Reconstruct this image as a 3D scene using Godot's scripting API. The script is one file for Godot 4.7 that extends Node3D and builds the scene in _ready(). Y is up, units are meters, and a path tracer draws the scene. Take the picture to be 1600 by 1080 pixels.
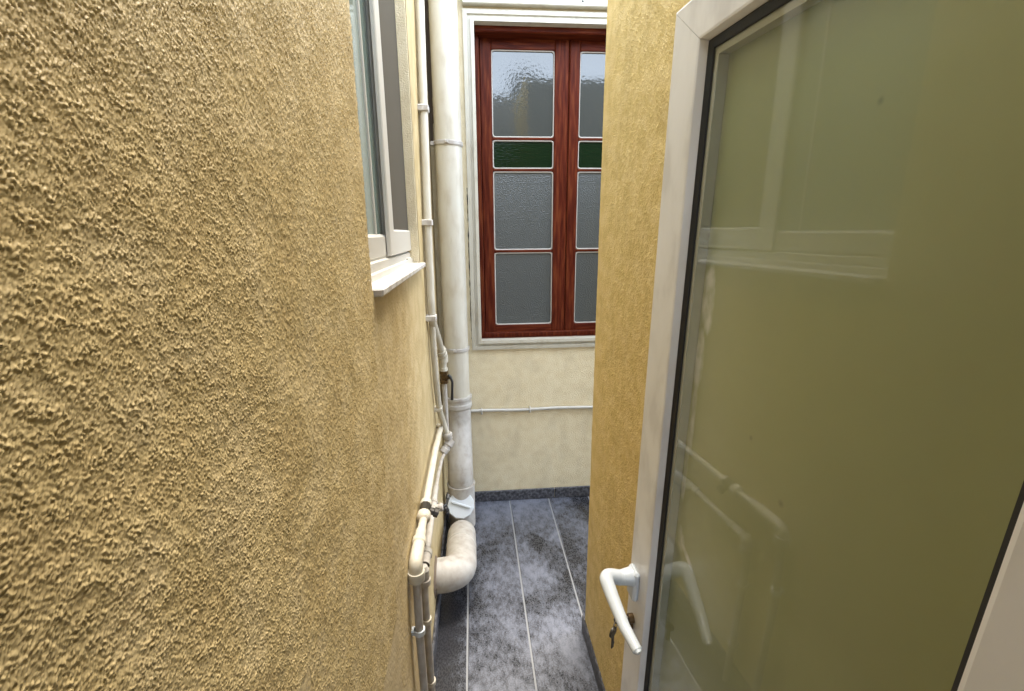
extends Node3D

# ---------------------------------------------------------------- mesh helpers
class Acc:
	var v := PackedVector3Array()
	var n := PackedVector3Array()
	var uv := PackedVector2Array()
	var i := PackedInt32Array()
	func add(p: Vector3, m: Vector3, t := Vector2.ZERO) -> int:
		v.append(p); n.append(m); uv.append(t)
		return v.size() - 1
	func tri(a: int, b: int, c: int) -> void:
		var f := (v[b] - v[a]).cross(v[c] - v[a])
		if f.dot(n[a] + n[b] + n[c]) > 0.0:
			i.append(a); i.append(c); i.append(b)
		else:
			i.append(a); i.append(b); i.append(c)
	func quad(a: Vector3, b: Vector3, c: Vector3, d: Vector3, m: Vector3, ta := Vector2.ZERO, tb := Vector2.ZERO, tc := Vector2.ZERO, td := Vector2.ZERO) -> void:
		var k := add(a, m, ta); add(b, m, tb); add(c, m, tc); add(d, m, td)
		tri(k, k + 1, k + 2); tri(k, k + 2, k + 3)
	func poly(pts: Array, m: Vector3) -> void:
		var k := v.size()
		for p in pts: add(p, m)
		for j in range(1, pts.size() - 1): tri(k, k + j, k + j + 1)
	func mesh() -> ArrayMesh:
		var a := []
		a.resize(Mesh.ARRAY_MAX)
		a[Mesh.ARRAY_VERTEX] = v; a[Mesh.ARRAY_NORMAL] = n; a[Mesh.ARRAY_TEX_UV] = uv; a[Mesh.ARRAY_INDEX] = i
		var m := ArrayMesh.new()
		m.add_surface_from_arrays(Mesh.PRIMITIVE_TRIANGLES, a)
		return m

# chamfered box from corner lo to corner hi, placed by xf
func box(acc: Acc, lo: Vector3, hi: Vector3, bev := 0.0015, xf := Transform3D.IDENTITY) -> void:
	bev = minf(bev, 0.45 * minf(hi.x - lo.x, minf(hi.y - lo.y, hi.z - lo.z)))
	var c := (lo + hi) * 0.5
	var h := (hi - lo) * 0.5
	var s := [-1.0, 1.0]
	for ax in 3:
		var b := (ax + 1) % 3
		var d := (ax + 2) % 3
		for e in s:
			var m := Vector3.ZERO; m[ax] = e
			var q := []
			for w in [[-1, -1], [1, -1], [1, 1], [-1, 1]]:
				var p := Vector3.ZERO
				p[ax] = e * h[ax]; p[b] = w[0] * (h[b] - bev); p[d] = w[1] * (h[d] - bev)
				q.append(xf * (c + p))
			acc.quad(q[0], q[1], q[2], q[3], (xf.basis * m).normalized())
		for e in s:
			for g in s:
				var m2 := Vector3.ZERO; m2[b] = e; m2[d] = g
				var q2 := []
				for w in [[-1, 0], [1, 0], [1, 1], [-1, 1]]:
					var p2 := Vector3.ZERO
					p2[ax] = w[0] * (h[ax] - bev)
					p2[b] = e * (h[b] - (0.0 if w[1] == 0 else bev))
					p2[d] = g * (h[d] - (bev if w[1] == 0 else 0.0))
					q2.append(xf * (c + p2))
				acc.quad(q2[0], q2[1], q2[2], q2[3], (xf.basis * m2).normalized())
	for e in s:
		for g in s:
			for k in s:
				var sg := Vector3(e, g, k)
				acc.poly([xf * (c + sg * (h - Vector3(0, bev, bev))), xf * (c + sg * (h - Vector3(bev, 0, bev))), xf * (c + sg * (h - Vector3(bev, bev, 0)))], (xf.basis * sg).normalized())

# polyline with rounded corners
func fillet(pts: Array, r: float, seg := 6) -> Array:
	var out := [pts[0]]
	for k in range(1, pts.size() - 1):
		var p: Vector3 = pts[k]
		var a: Vector3 = pts[k - 1] - p
		var b: Vector3 = pts[k + 1] - p
		var half := a.angle_to(b) * 0.5
		var cut := minf(r / tan(half), 0.48 * minf(a.length(), b.length())) if half < 1.56 else 0.0
		if cut < 1e-5:
			out.append(p); continue
		var p0 := p + a.normalized() * cut
		var p1 := p + b.normalized() * cut
		for j in seg + 1:
			var t := float(j) / seg
			out.append(p0.lerp(p, t).lerp(p.lerp(p1, t), t))
	out.append(pts[-1])
	return out

# a hand-fitted run: extra points and a slight waver
func wavy(pts: Array, step := 0.03, amp := 0.0022) -> Array:
	var f := noise(91, 9.0, 2)
	var out := []
	for k in pts.size() - 1:
		var a: Vector3 = pts[k]; var b: Vector3 = pts[k + 1]
		var c := maxi(1, int((b - a).length() / step))
		for j in c:
			var p := a.lerp(b, float(j) / c)
			out.append(p + amp * Vector3(0.5 * absf(f.get_noise_3d(p.x, p.y, p.z)), f.get_noise_3d(p.y, p.z, p.x), f.get_noise_3d(p.z, p.x + 4.0, p.y)))
	out.append(pts[-1])
	return out

# tube along points; r is a number or an array of radii
func tube(acc: Acc, pts: Array, r, sides := 14, caps := true, closed := false) -> void:
	var n := pts.size()
	var dirs := []
	for k in n:
		var a: Vector3 = pts[(k - 1 + n) % n] if closed else pts[maxi(k - 1, 0)]
		var b: Vector3 = pts[(k + 1) % n] if closed else pts[mini(k + 1, n - 1)]
		dirs.append((b - a).normalized())
	var side: Vector3 = dirs[0].cross(Vector3.UP)
	if side.length() < 0.1: side = dirs[0].cross(Vector3.RIGHT)
	side = side.normalized()
	var rings := []
	for k in n:
		var d: Vector3 = dirs[k]
		side = (side - d * side.dot(d)).normalized()
		var up := d.cross(side)
		var rad: float = r[k] if r is Array else r
		var start := acc.v.size()
		for j in sides + 1:
			var an := TAU * j / sides
			var m := side * cos(an) + up * sin(an)
			acc.add(pts[k] + m * rad, m, Vector2(float(j) / sides, float(k)))
		rings.append(start)
	for k in (n if closed else n - 1):
		var a0: int = rings[k]
		var b0: int = rings[(k + 1) % n]
		for j in sides:
			acc.tri(a0 + j, a0 + j + 1, b0 + j + 1); acc.tri(a0 + j, b0 + j + 1, b0 + j)
	if caps and not closed:
		for e in [0, n - 1]:
			var m3: Vector3 = -dirs[0] if e == 0 else dirs[n - 1]
			var ctr := acc.add(pts[e], m3)
			var st := acc.v.size()
			for j in sides + 1: acc.add(acc.v[rings[e] + j], m3)
			for j in sides: acc.tri(ctr, st + j, st + j + 1)

# body of revolution about the line from a along dir: prof = [[distance, radius], ...], each band with its own flat slope
func lathe(acc: Acc, a: Vector3, dir: Vector3, prof: Array, sides := 20, facet := false) -> void:
	dir = dir.normalized()
	var s := dir.cross(Vector3.UP)
	if s.length() < 0.1: s = dir.cross(Vector3.RIGHT)
	s = s.normalized()
	var u := dir.cross(s)
	for k in prof.size() - 1:
		var p0 = prof[k]; var p1 = prof[k + 1]
		var slope := Vector2(p1[0] - p0[0], p1[1] - p0[1])
		if slope.length() < 1e-7: continue
		var nn := Vector2(-slope.y, slope.x).normalized()     # (along, outwards)
		for j in sides:
			var a0 := TAU * j / sides; var a1 := TAU * (j + 1) / sides; var am := (a0 + a1) * 0.5
			var d0 := s * cos(a0) + u * sin(a0); var d1 := s * cos(a1) + u * sin(a1)
			var m0 := d0 if not facet else s * cos(am) + u * sin(am)
			var m1 := d1 if not facet else m0
			var k0 := acc.add(a + dir * p0[0] + d0 * p0[1], dir * nn.x + m0 * nn.y)
			acc.add(a + dir * p0[0] + d1 * p0[1], dir * nn.x + m1 * nn.y)
			acc.add(a + dir * p1[0] + d1 * p1[1], dir * nn.x + m1 * nn.y)
			acc.add(a + dir * p1[0] + d0 * p1[1], dir * nn.x + m0 * nn.y)
			acc.tri(k0, k0 + 1, k0 + 2); acc.tri(k0, k0 + 2, k0 + 3)

# one mitred bar of a rectangular frame; rect = [x0, y0, x1, y1]; prof = closed loop of (inwards, depth); side 0 left 1 right 2 bottom 3 top
func bar(acc: Acc, rect: Array, prof: Array, side: int, xf: Transform3D, gap := 0.0) -> void:
	var e := []
	for p in prof:
		var d: float = p[0]; var z: float = p[1]
		var lo_x: float = rect[0] + d; var hi_x: float = rect[2] - d
		var lo_y: float = rect[1] + d; var hi_y: float = rect[3] - d
		match side:
			0: e.append([Vector3(lo_x, lo_y + gap, z), Vector3(lo_x, hi_y - gap, z)])
			1: e.append([Vector3(hi_x, lo_y + gap, z), Vector3(hi_x, hi_y - gap, z)])
			2: e.append([Vector3(lo_x + gap, lo_y, z), Vector3(hi_x - gap, lo_y, z)])
			3: e.append([Vector3(lo_x + gap, hi_y, z), Vector3(hi_x - gap, hi_y, z)])
	var inw: Vector3 = [Vector3.RIGHT, Vector3.LEFT, Vector3.UP, Vector3.DOWN][side]
	var area := 0.0
	for k in prof.size():
		var q = prof[(k + 1) % prof.size()]
		area += prof[k][0] * q[1] - q[0] * prof[k][1]
	for k in prof.size():
		var j := (k + 1) % prof.size()
		var t := Vector2(prof[j][0] - prof[k][0], prof[j][1] - prof[k][1])
		var o := Vector2(t.y, -t.x).normalized() * signf(area)
		acc.quad(xf * e[k][0], xf * e[j][0], xf * e[j][1], xf * e[k][1], (xf.basis * (inw * o.x + Vector3(0, 0, 1) * o.y)).normalized())

func ring_frame(rect: Array, prof: Array, xf: Transform3D) -> Acc:
	var acc := Acc.new()
	for s in 4: bar(acc, rect, prof, s, xf)
	return acc

# ---------------------------------------------------------------- scene helpers
var taken := {}
func numbered(called: String, parent: Node) -> String:
	var key := str(parent.get_instance_id()) + called
	var k: int = taken.get(key, 0)
	taken[key] = k + 1
	return called if k == 0 else "%s_%03d" % [called, k]

func thing(called: String, label: String, category: String, at := Vector3.ZERO, group := "") -> Node3D:
	var o := Node3D.new()
	o.name = numbered(called, self)
	o.position = at
	add_child(o, true)
	o.set_meta("label", label); o.set_meta("category", category)
	if group != "": o.set_meta("group", group)
	return o

# a mesh whose points are world coordinates, put under a thing or a part
func part(called: String, acc: Acc, m: Material, parent: Node3D, label := "") -> MeshInstance3D:
	var o := MeshInstance3D.new()
	o.name = numbered(called, parent)
	o.mesh = acc.mesh()
	o.material_override = m
	var off := Vector3.ZERO
	var p: Node = parent
	while p is Node3D and p != self:
		off += (p as Node3D).position
		p = p.get_parent()
	o.position = -off
	parent.add_child(o, true)
	if label != "": o.set_meta("label", label)
	return o

func lin(r: float, g: float, b: float) -> Color:
	return Color(r, g, b).linear_to_srgb()

func noise(sd: int, freq: float, oct := 3, type := FastNoiseLite.TYPE_SIMPLEX_SMOOTH) -> FastNoiseLite:
	var f := FastNoiseLite.new()
	f.seed = sd; f.frequency = freq; f.noise_type = type
	f.fractal_type = FastNoiseLite.FRACTAL_FBM if oct > 1 else FastNoiseLite.FRACTAL_NONE
	f.fractal_octaves = oct
	return f

func noise_tex(f: FastNoiseLite, size: int, stops: Array, colors: Array) -> ImageTexture:
	var im := f.get_seamless_image(size, size)
	var g := Gradient.new()
	g.offsets = PackedFloat32Array(stops); g.colors = PackedColorArray(colors)
	var lut := []
	for k in 256:
		var c := g.sample(k / 255.0)
		lut.append([int(c.r * 255), int(c.g * 255), int(c.b * 255)])
	var src := im.get_data()
	var dst := PackedByteArray(); dst.resize(size * size * 3)
	for k in size * size:
		var c = lut[src[k]]
		dst[3 * k] = c[0]; dst[3 * k + 1] = c[1]; dst[3 * k + 2] = c[2]
	return ImageTexture.create_from_image(Image.create_from_data(size, size, false, Image.FORMAT_RGB8, dst))

func grey(f: FastNoiseLite, size: int) -> ImageTexture:
	return noise_tex(f, size, [0.0, 1.0], [Color.BLACK, Color.WHITE])

func mat(c: Color, rough := 0.6, spec := 0.5) -> StandardMaterial3D:
	var m := StandardMaterial3D.new()
	m.albedo_color = c; m.roughness = rough; m.metallic_specular = spec
	m.cull_mode = BaseMaterial3D.CULL_DISABLED
	return m

func triplanar(m: StandardMaterial3D, per_metre: Vector3) -> StandardMaterial3D:
	m.uv1_triplanar = true; m.uv1_world_triplanar = true; m.uv1_scale = per_metre
	return m

func bumpy(m: StandardMaterial3D, t: Texture2D, cm: float) -> StandardMaterial3D:
	m.heightmap_enabled = true; m.heightmap_texture = t; m.heightmap_scale = cm
	return m

# dirt over a material: a second layer whose alpha is a streaky noise
func stained(m: StandardMaterial3D, sd: int, c: Color, from: float, to: float, most: float, per_metre: Vector3) -> StandardMaterial3D:
	var im := noise(sd, 0.014, 5).get_seamless_image(512, 512)
	var src := im.get_data()
	var dst := PackedByteArray(); dst.resize(512 * 512 * 4)
	var r := int(c.r * 255); var g := int(c.g * 255); var b := int(c.b * 255)
	for k in 512 * 512:
		dst[4 * k] = r; dst[4 * k + 1] = g; dst[4 * k + 2] = b
		dst[4 * k + 3] = int(255 * most * smoothstep(from, to, src[k] / 255.0))
	m.detail_enabled = true
	m.detail_albedo = ImageTexture.create_from_image(Image.create_from_data(512, 512, false, Image.FORMAT_RGBA8, dst))
	m.detail_blend_mode = BaseMaterial3D.BLEND_MODE_MIX
	m.detail_uv_layer = BaseMaterial3D.DETAIL_UV_2
	m.uv2_triplanar = true; m.uv2_world_triplanar = true; m.uv2_scale = per_metre
	return m

# height of the sprayed render above its base sheet, metres
var g_a: FastNoiseLite
var g_b: FastNoiseLite
var g_c: FastNoiseLite
var g_d: FastNoiseLite
var g_e: FastNoiseLite
func grain(x: float, y: float) -> float:
	var a := g_a.get_noise_2d(x, y)
	var b := g_b.get_noise_2d(x, y)
	var lump := clampf(0.45 + 0.75 * a - 0.75 * (g_e.get_noise_2d(x, y) + 0.55), 0.0, 1.0)
	lump = lump * lump * (3.0 - 2.0 * lump)
	return 0.00078 * lump * (0.70 + 0.60 * b) + 0.0004 * g_c.get_noise_2d(x, y) + 0.0008 * g_d.get_noise_2d(x, y)

# displaced patch of the left wall (plane x = X0), z from za down to zb, y from ya up to yb
func wall_patch(acc: Acc, sx: float, gain: float, fine: float, X0: float, za: float, zb: float, ya: float, yb: float, step: float, hole: Array) -> void:
	var nz := int(ceil((za - zb) / step)); var ny := int(ceil((yb - ya) / step))
	var dz := (za - zb) / nz; var dy := (yb - ya) / ny
	var base := acc.v.size()
	var w := ny + 1
	var hs := PackedFloat32Array(); hs.resize((nz + 1) * w)
	for a in nz + 1:
		var z := za - dz * a
		var fade := clampf((1.25 + z) / 0.25, 0.35, 1.0)
		for b in w:
			hs[a * w + b] = grain((z * 1000.0 + X0 * 2000.0) * fine, (ya + dy * b) * 1000.0 * fine) * fade * gain
	var v := PackedVector3Array(); v.resize((nz + 1) * w)
	var n := PackedVector3Array(); n.resize((nz + 1) * w)
	var uv := PackedVector2Array(); uv.resize((nz + 1) * w)
	for a in nz + 1:
		var a0 := maxi(a - 1, 0) * w; var a1 := mini(a + 1, nz) * w
		for b in w:
			var k := a * w + b
			v[k] = Vector3(X0 + sx * hs[k], ya + dy * b, za - dz * a)
			n[k] = Vector3(sx, -(hs[a * w + mini(b + 1, ny)] - hs[a * w + maxi(b - 1, 0)]) / (2.0 * dy), (hs[a1 + b] - hs[a0 + b]) / (2.0 * dz)).normalized()
	acc.v.append_array(v); acc.n.append_array(n); acc.uv.append_array(uv)
	var ix := PackedInt32Array()
	for a in nz:
		var zc := za - dz * (a + 0.5)
		for b in ny:
			if not hole.is_empty():
				var yc := ya + dy * (b + 0.5)
				if zc < hole[0] and zc > hole[1] and yc > hole[2] and yc < hole[3]: continue
			var k := base + a * w + b
			if sx > 0.0:
				ix.append(k); ix.append(k + w + 1); ix.append(k + w)
				ix.append(k); ix.append(k + 1); ix.append(k + w + 1)
			else:
				ix.append(k); ix.append(k + w); ix.append(k + w + 1)
				ix.append(k); ix.append(k + w + 1); ix.append(k + 1)
	acc.i.append_array(ix)

# render following a plan line (x, z), from y0 to y1, gently uneven; the face looks to the right of the walking direction
func plaster(acc: Acc, plan: Array, y0: float, y1: float, step: float, amp: float, f: FastNoiseLite) -> void:
	var pts := []
	for k in plan.size() - 1:
		var a: Vector2 = plan[k]; var b: Vector2 = plan[k + 1]
		var c := maxi(1, int((b - a).length() / step))
		for j in c: pts.append(a.lerp(b, float(j) / c))
	pts.append(plan[-1])
	var ny := maxi(1, int((y1 - y0) / step))
	var w := ny + 1
	var grid := []
	var nrm := []
	for k in pts.size():
		var t: Vector2 = (pts[mini(k + 1, pts.size() - 1)] - pts[maxi(k - 1, 0)]).normalized()
		var o := Vector3(-t.y, 0, t.x)
		for j in w:
			var y := y0 + (y1 - y0) * j / ny
			var p := Vector3(pts[k].x, y, pts[k].y)
			grid.append(p + o * amp * f.get_noise_3d(p.x, p.y, p.z)); nrm.append(o)
	var base := acc.v.size()
	for k in pts.size():
		for j in w:
			var du: Vector3 = grid[mini(k + 1, pts.size() - 1) * w + j] - grid[maxi(k - 1, 0) * w + j]
			var dv: Vector3 = grid[k * w + mini(j + 1, ny)] - grid[k * w + maxi(j - 1, 0)]
			var m := du.cross(dv).normalized()
			if m.dot(nrm[k * w + j]) < 0: m = -m
			acc.add(grid[k * w + j], m)
	for k in pts.size() - 1:
		for j in ny:
			var q := base + k * w + j
			acc.tri(q, q + w, q + w + 1); acc.tri(q, q + w + 1, q + 1)

# closed loop of points round a rounded rectangle
func rounded_rect(x0: float, y0: float, x1: float, y1: float, z: float, r: float, xf: Transform3D) -> Array:
	var out := []
	for c in [[x1 - r, y1 - r, 0.0], [x0 + r, y1 - r, 90.0], [x0 + r, y0 + r, 180.0], [x1 - r, y0 + r, 270.0]]:
		for j in 5:
			var an := deg_to_rad(c[2] + 22.5 * j)
			out.append(xf * Vector3(c[0] + r * cos(an), c[1] + r * sin(an), z))
	return out

const LX := -0.155        # left wall
const BZ := -1.965        # back wall
const RX := 0.325         # right wall

func _ready() -> void:
	# ------------------------------------------------------------ camera, sky, sun, exposure
	var cam := Camera3D.new()
	cam.name = "camera"
	cam.transform = Transform3D(Basis(Vector3(0.9964366, -0.0083426, 0.0839316), Vector3(0.0281005, 0.9710823, -0.2370856), Vector3(-0.0795267, 0.2385993, 0.9678564)), Vector3(0, 1.25, 0))
	cam.fov = 74.12; cam.near = 0.02; cam.far = 200.0
	add_child(cam)
	cam.make_current()
	var sky_m := ProceduralSkyMaterial.new()
	sky_m.sky_top_color = lin(0.74, 0.85, 1.0)
	sky_m.sky_horizon_color = lin(0.70, 0.82, 1.0)
	sky_m.sky_curve = 0.25
	sky_m.ground_horizon_color = lin(0.4, 0.38, 0.34)
	sky_m.ground_bottom_color = lin(0.2, 0.19, 0.17)
	sky_m.sky_energy_multiplier = 1.0
	var sky := Sky.new(); sky.sky_material = sky_m
	var env := Environment.new()
	env.background_mode = Environment.BG_SKY
	env.sky = sky
	env.background_energy_multiplier = 1.0
	env.tonemap_mode = Environment.TONE_MAPPER_LINEAR
	env.tonemap_exposure = 8.2
	env.sdfgi_enabled = true; env.ssao_enabled = true; env.ssil_enabled = true
	var we := WorldEnvironment.new(); we.name = "world_environment"; we.environment = env
	add_child(we)
	var sun := DirectionalLight3D.new()
	sun.name = "sun"
	sun.light_energy = 0.42; sun.light_angular_distance = 30.0
	sun.light_color = Color(1.0, 0.97, 0.92)
	sun.shadow_enabled = true
	add_child(sun)
	sun.look_at_from_position(Vector3(0.5, 4.0, -2.2), Vector3(0, 0, -1.0))

	# ------------------------------------------------------------ materials
	g_e = noise(15, 0.48, 1, FastNoiseLite.TYPE_CELLULAR)
	g_a = noise(11, 0.54, 2); g_b = noise(12, 0.10, 1); g_c = noise(13, 0.95, 2); g_d = noise(14, 0.012, 2)
	var slow := noise(5, 9.0, 3)
	var grain_tex := grey(noise(21, 0.055, 3), 1024)
	var stucco_tex := grey(noise(23, 0.085, 2), 1024)
	var fine_tex := grey(noise(22, 0.09, 4), 512)
	var ochre := mat(Color.WHITE, 0.48, 0.5)
	ochre.albedo_texture = noise_tex(noise(31, 0.006, 5), 1024, [0.25, 0.5, 0.75], [lin(0.46, 0.35, 0.172), lin(0.51, 0.398, 0.205), lin(0.55, 0.436, 0.245)])
	triplanar(bumpy(ochre, grain_tex, 0.06), Vector3.ONE * 1.9)
	var ochre_right := mat(Color.WHITE, 0.6, 0.35)
	ochre_right.albedo_texture = noise_tex(noise(32, 0.006, 5), 1024, [0.25, 0.5, 0.75], [lin(0.61, 0.45, 0.17), lin(0.67, 0.50, 0.205), lin(0.70, 0.53, 0.235)])
	triplanar(bumpy(ochre_right, stucco_tex, 0.07), Vector3.ONE * 3.0)
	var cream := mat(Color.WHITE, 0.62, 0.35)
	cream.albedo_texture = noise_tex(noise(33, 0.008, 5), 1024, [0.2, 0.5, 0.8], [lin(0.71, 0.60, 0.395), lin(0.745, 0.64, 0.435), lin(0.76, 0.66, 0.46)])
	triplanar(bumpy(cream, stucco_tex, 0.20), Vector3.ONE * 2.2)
	stained(ochre, 81, lin(0.40, 0.31, 0.17), 0.50, 0.95, 0.3, Vector3(1.6, 1.1, 1.6))
	stained(ochre_right, 82, lin(0.36, 0.25, 0.09), 0.5, 0.95, 0.22, Vector3(1.4, 0.6, 1.4))
	stained(cream, 83, lin(0.40, 0.33, 0.22), 0.45, 0.95, 0.2, Vector3(1.2, 0.8, 1.2))
	var pvc := mat(Color.WHITE, 0.38)
	pvc.albedo_texture = noise_tex(noise(34, 0.01, 5), 512, [0.2, 0.45, 0.7], [lin(0.48, 0.435, 0.35), lin(0.54, 0.50, 0.42), lin(0.56, 0.53, 0.45)])
	triplanar(bumpy(pvc, fine_tex, 0.012), Vector3(3, 1.2, 3))
	stained(pvc, 84, lin(0.34, 0.28, 0.20), 0.58, 0.95, 0.28, Vector3(5.0, 0.9, 5.0))
	var pvc_old := mat(Color.WHITE, 0.5)
	pvc_old.albedo_texture = noise_tex(noise(35, 0.012, 5), 512, [0.2, 0.45, 0.7], [lin(0.36, 0.32, 0.28), lin(0.43, 0.40, 0.365), lin(0.47, 0.45, 0.415)])
	triplanar(bumpy(pvc_old, fine_tex, 0.02), Vector3(4, 3, 4))
	stained(pvc_old, 85, lin(0.20, 0.17, 0.13), 0.58, 0.95, 0.4, Vector3(5.0, 3.0, 5.0))
	var upvc := mat(lin(0.52, 0.50, 0.46), 0.3)
	triplanar(bumpy(upvc, fine_tex, 0.006), Vector3.ONE * 3.0)
	var door_m := mat(Color.WHITE, 0.28)
	door_m.albedo_texture = noise_tex(noise(44, 0.012, 5), 512, [0.25, 0.5, 0.75], [lin(0.62, 0.60, 0.58), lin(0.72, 0.705, 0.685), lin(0.75, 0.735, 0.72)])
	triplanar(bumpy(door_m, fine_tex, 0.006), Vector3(2.0, 1.0, 2.0))
	var trim_m := mat(Color.WHITE, 0.4)
	trim_m.albedo_texture = noise_tex(noise(36, 0.012, 5), 512, [0.2, 0.4, 0.7], [lin(0.46, 0.415, 0.33), lin(0.52, 0.485, 0.40), lin(0.54, 0.51, 0.43)])
	triplanar(bumpy(trim_m, fine_tex, 0.015), Vector3(3, 1.5, 3))
	var wood := mat(Color.WHITE, 0.4, 0.2)
	var wood_tex := noise_tex(noise(37, 0.012, 5), 512, [0.2, 0.45, 0.6, 0.8], [lin(0.055, 0.009, 0.004), lin(0.082, 0.014, 0.006), lin(0.10, 0.020, 0.008), lin(0.13, 0.031, 0.011)])
	wood.albedo_texture = wood_tex
	triplanar(bumpy(wood, fine_tex, 0.02), Vector3(9, 0.9, 9))
	var wood_across := mat(Color.WHITE, 0.4, 0.2)
	wood_across.albedo_texture = wood_tex
	triplanar(bumpy(wood_across, fine_tex, 0.02), Vector3(0.9, 9, 9))
	var putty := mat(lin(0.42, 0.385, 0.34), 0.6)
	var ripple_tex := grey(noise(41, 0.035, 2), 512)
	var hammer_tex := grey(noise(42, 0.06, 2, FastNoiseLite.TYPE_CELLULAR), 512)
	var glass_wavy := mat(lin(0.035, 0.040, 0.038), 0.07, 1.0)
	triplanar(bumpy(glass_wavy, ripple_tex, 0.012), Vector3(3, 3, 3))
	var glass_obscure := mat(lin(0.055, 0.062, 0.062), 0.22, 0.9)
	triplanar(bumpy(glass_obscure, hammer_tex, 0.13), Vector3(6.5, 6.5, 6.5))
	var glass_green := mat(lin(0.004, 0.014, 0.004), 0.15, 0.3)
	triplanar(bumpy(glass_green, ripple_tex, 0.05), Vector3(2, 9, 4))
	var glass_dark := mat(lin(0.19, 0.24, 0.22), 0.05, 0.8)
	var screen_m := mat(lin(0.085, 0.075, 0.06), 0.75, 0.2)
	var rubber := mat(lin(0.006, 0.006, 0.007), 0.55)
	var brass := mat(lin(0.12, 0.075, 0.035), 0.42); brass.metallic = 0.7
	var steel := mat(lin(0.30, 0.28, 0.25), 0.3); steel.metallic = 0.9
	var dark_steel := mat(lin(0.05, 0.045, 0.04), 0.4); dark_steel.metallic = 0.6
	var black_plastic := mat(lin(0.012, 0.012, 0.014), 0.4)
	var handle_m := mat(lin(0.62, 0.66, 0.70), 0.22)
	var marble := mat(Color.WHITE, 0.35)
	marble.albedo_texture = noise_tex(noise(38, 0.012, 5), 512, [0.25, 0.45, 0.7], [lin(0.42, 0.39, 0.37), lin(0.55, 0.53, 0.51), lin(0.60, 0.585, 0.57)])
	triplanar(bumpy(marble, fine_tex, 0.03), Vector3.ONE * 4.0)
	var grout_m := mat(lin(0.25, 0.255, 0.27), 0.7)
	triplanar(bumpy(grout_m, fine_tex, 0.05), Vector3.ONE * 4.0)
	var render_m := mat(lin(0.55, 0.52, 0.46), 0.8)
	triplanar(bumpy(render_m, fine_tex, 0.1), Vector3.ONE)
	var grey_render := mat(lin(0.20, 0.195, 0.18), 0.8)
	triplanar(bumpy(grey_render, fine_tex, 0.1), Vector3.ONE)
	var dark_m := mat(lin(0.08, 0.075, 0.07), 0.8)
	var mortar := mat(lin(0.20, 0.15, 0.11), 0.9)
	triplanar(bumpy(mortar, fine_tex, 0.4), Vector3.ONE * 9.0)

	# floor tiles: dark slate-look planks under a film of lime and dust; x from -0.2, z from -2.0, 1.2 m square, in metres
	var fl := 1024
	var fa := noise(51, 5.0, 5); var fb := noise(52, 26.0, 4); var fc := noise(53, 90.0, 3); var fd := noise(54, 2.2, 2)
	var fimg := PackedByteArray(); fimg.resize(fl * fl * 3)
	var frgh := PackedByteArray(); frgh.resize(fl * fl)
	for a in fl:
		var z := -2.0 + 1.2 * a / fl
		for b in fl:
			var x := -0.2 + 1.2 * b / fl
			var pk := floorf((x + 0.0515) / 0.1955) * 3.7
			var d := 0.36 + 0.34 * fa.get_noise_2d(x + pk, z * 0.7) + 0.34 * fb.get_noise_2d(x + pk, z * 0.75 + pk) + 0.22 * fc.get_noise_2d(x + pk, z * 0.4) + 0.22 * fc.get_noise_2d(x * 1.7, z * 1.7) + 0.26 * fd.get_noise_2d(x + 3.0, z)
			d += 1.3 * pow(maxf(fc.get_noise_2d(x * 2.3 + 5.0, z * 1.9), 0.0), 2.0)
			d += 0.10 * sin(pk * 2.3 + 0.4)
			d += 0.34 * exp(-pow((x - 0.18) / 0.16, 2.0) - pow((z + 1.85) / 0.16, 2.0))       # sky sheen by the far wall, painted pale into the colour
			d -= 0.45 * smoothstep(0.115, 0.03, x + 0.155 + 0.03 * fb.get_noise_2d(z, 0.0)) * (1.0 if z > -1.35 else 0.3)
			var sp := Vector2((x - 0.232) / 0.040, (z + 1.636) / 0.052).length() + 0.5 * fb.get_noise_2d(x * 1.5, z * 1.5)
			var sp2 := Vector2((x - 0.165) / 0.013, (z + 1.652) / 0.018).length() + 0.4 * fb.get_noise_2d(x * 2.0, z * 2.0)
			var spot := clampf((1.15 - sp) * 2.5, 0.0, 1.0) + clampf((1.1 - sp2) * 2.0, 0.0, 0.7)
			d = 0.05 + 0.95 * smoothstep(0.02, 1.0, d) * (1.0 - 0.85 * minf(spot, 1.0))
			var c := lin(lerpf(0.016, 0.160, d), lerpf(0.016, 0.172, d), lerpf(0.018, 0.217, d))
			var k := a * fl + b
			fimg[3 * k] = int(c.r * 255); fimg[3 * k + 1] = int(c.g * 255); fimg[3 * k + 2] = int(c.b * 255)
			frgh[k] = int(255 * clampf(0.26 + 0.30 * d + 0.15 * fc.get_noise_2d(x * 2.0, z), 0.15, 1.0))
	var tile_m := mat(Color.WHITE, 1.0, 0.5)
	tile_m.albedo_texture = ImageTexture.create_from_image(Image.create_from_data(fl, fl, false, Image.FORMAT_RGB8, fimg))
	tile_m.roughness_texture = ImageTexture.create_from_image(Image.create_from_data(fl, fl, false, Image.FORMAT_L8, frgh))
	tile_m.roughness_texture_channel = BaseMaterial3D.TEXTURE_CHANNEL_RED
	bumpy(tile_m, fine_tex, 0.03)
	var skirt_m := mat(Color.WHITE, 0.45)
	skirt_m.albedo_texture = noise_tex(noise(39, 0.02, 5), 512, [0.3, 0.5, 0.75], [lin(0.03, 0.03, 0.035), lin(0.06, 0.06, 0.07), lin(0.12, 0.12, 0.135)])
	triplanar(bumpy(skirt_m, fine_tex, 0.03), Vector3.ONE * 5.0)

	# ------------------------------------------------------------ setting: floor
	var floor_o := Node3D.new(); floor_o.name = "floor"; add_child(floor_o); floor_o.set_meta("kind", "structure")
	var gb := Acc.new()
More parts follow.
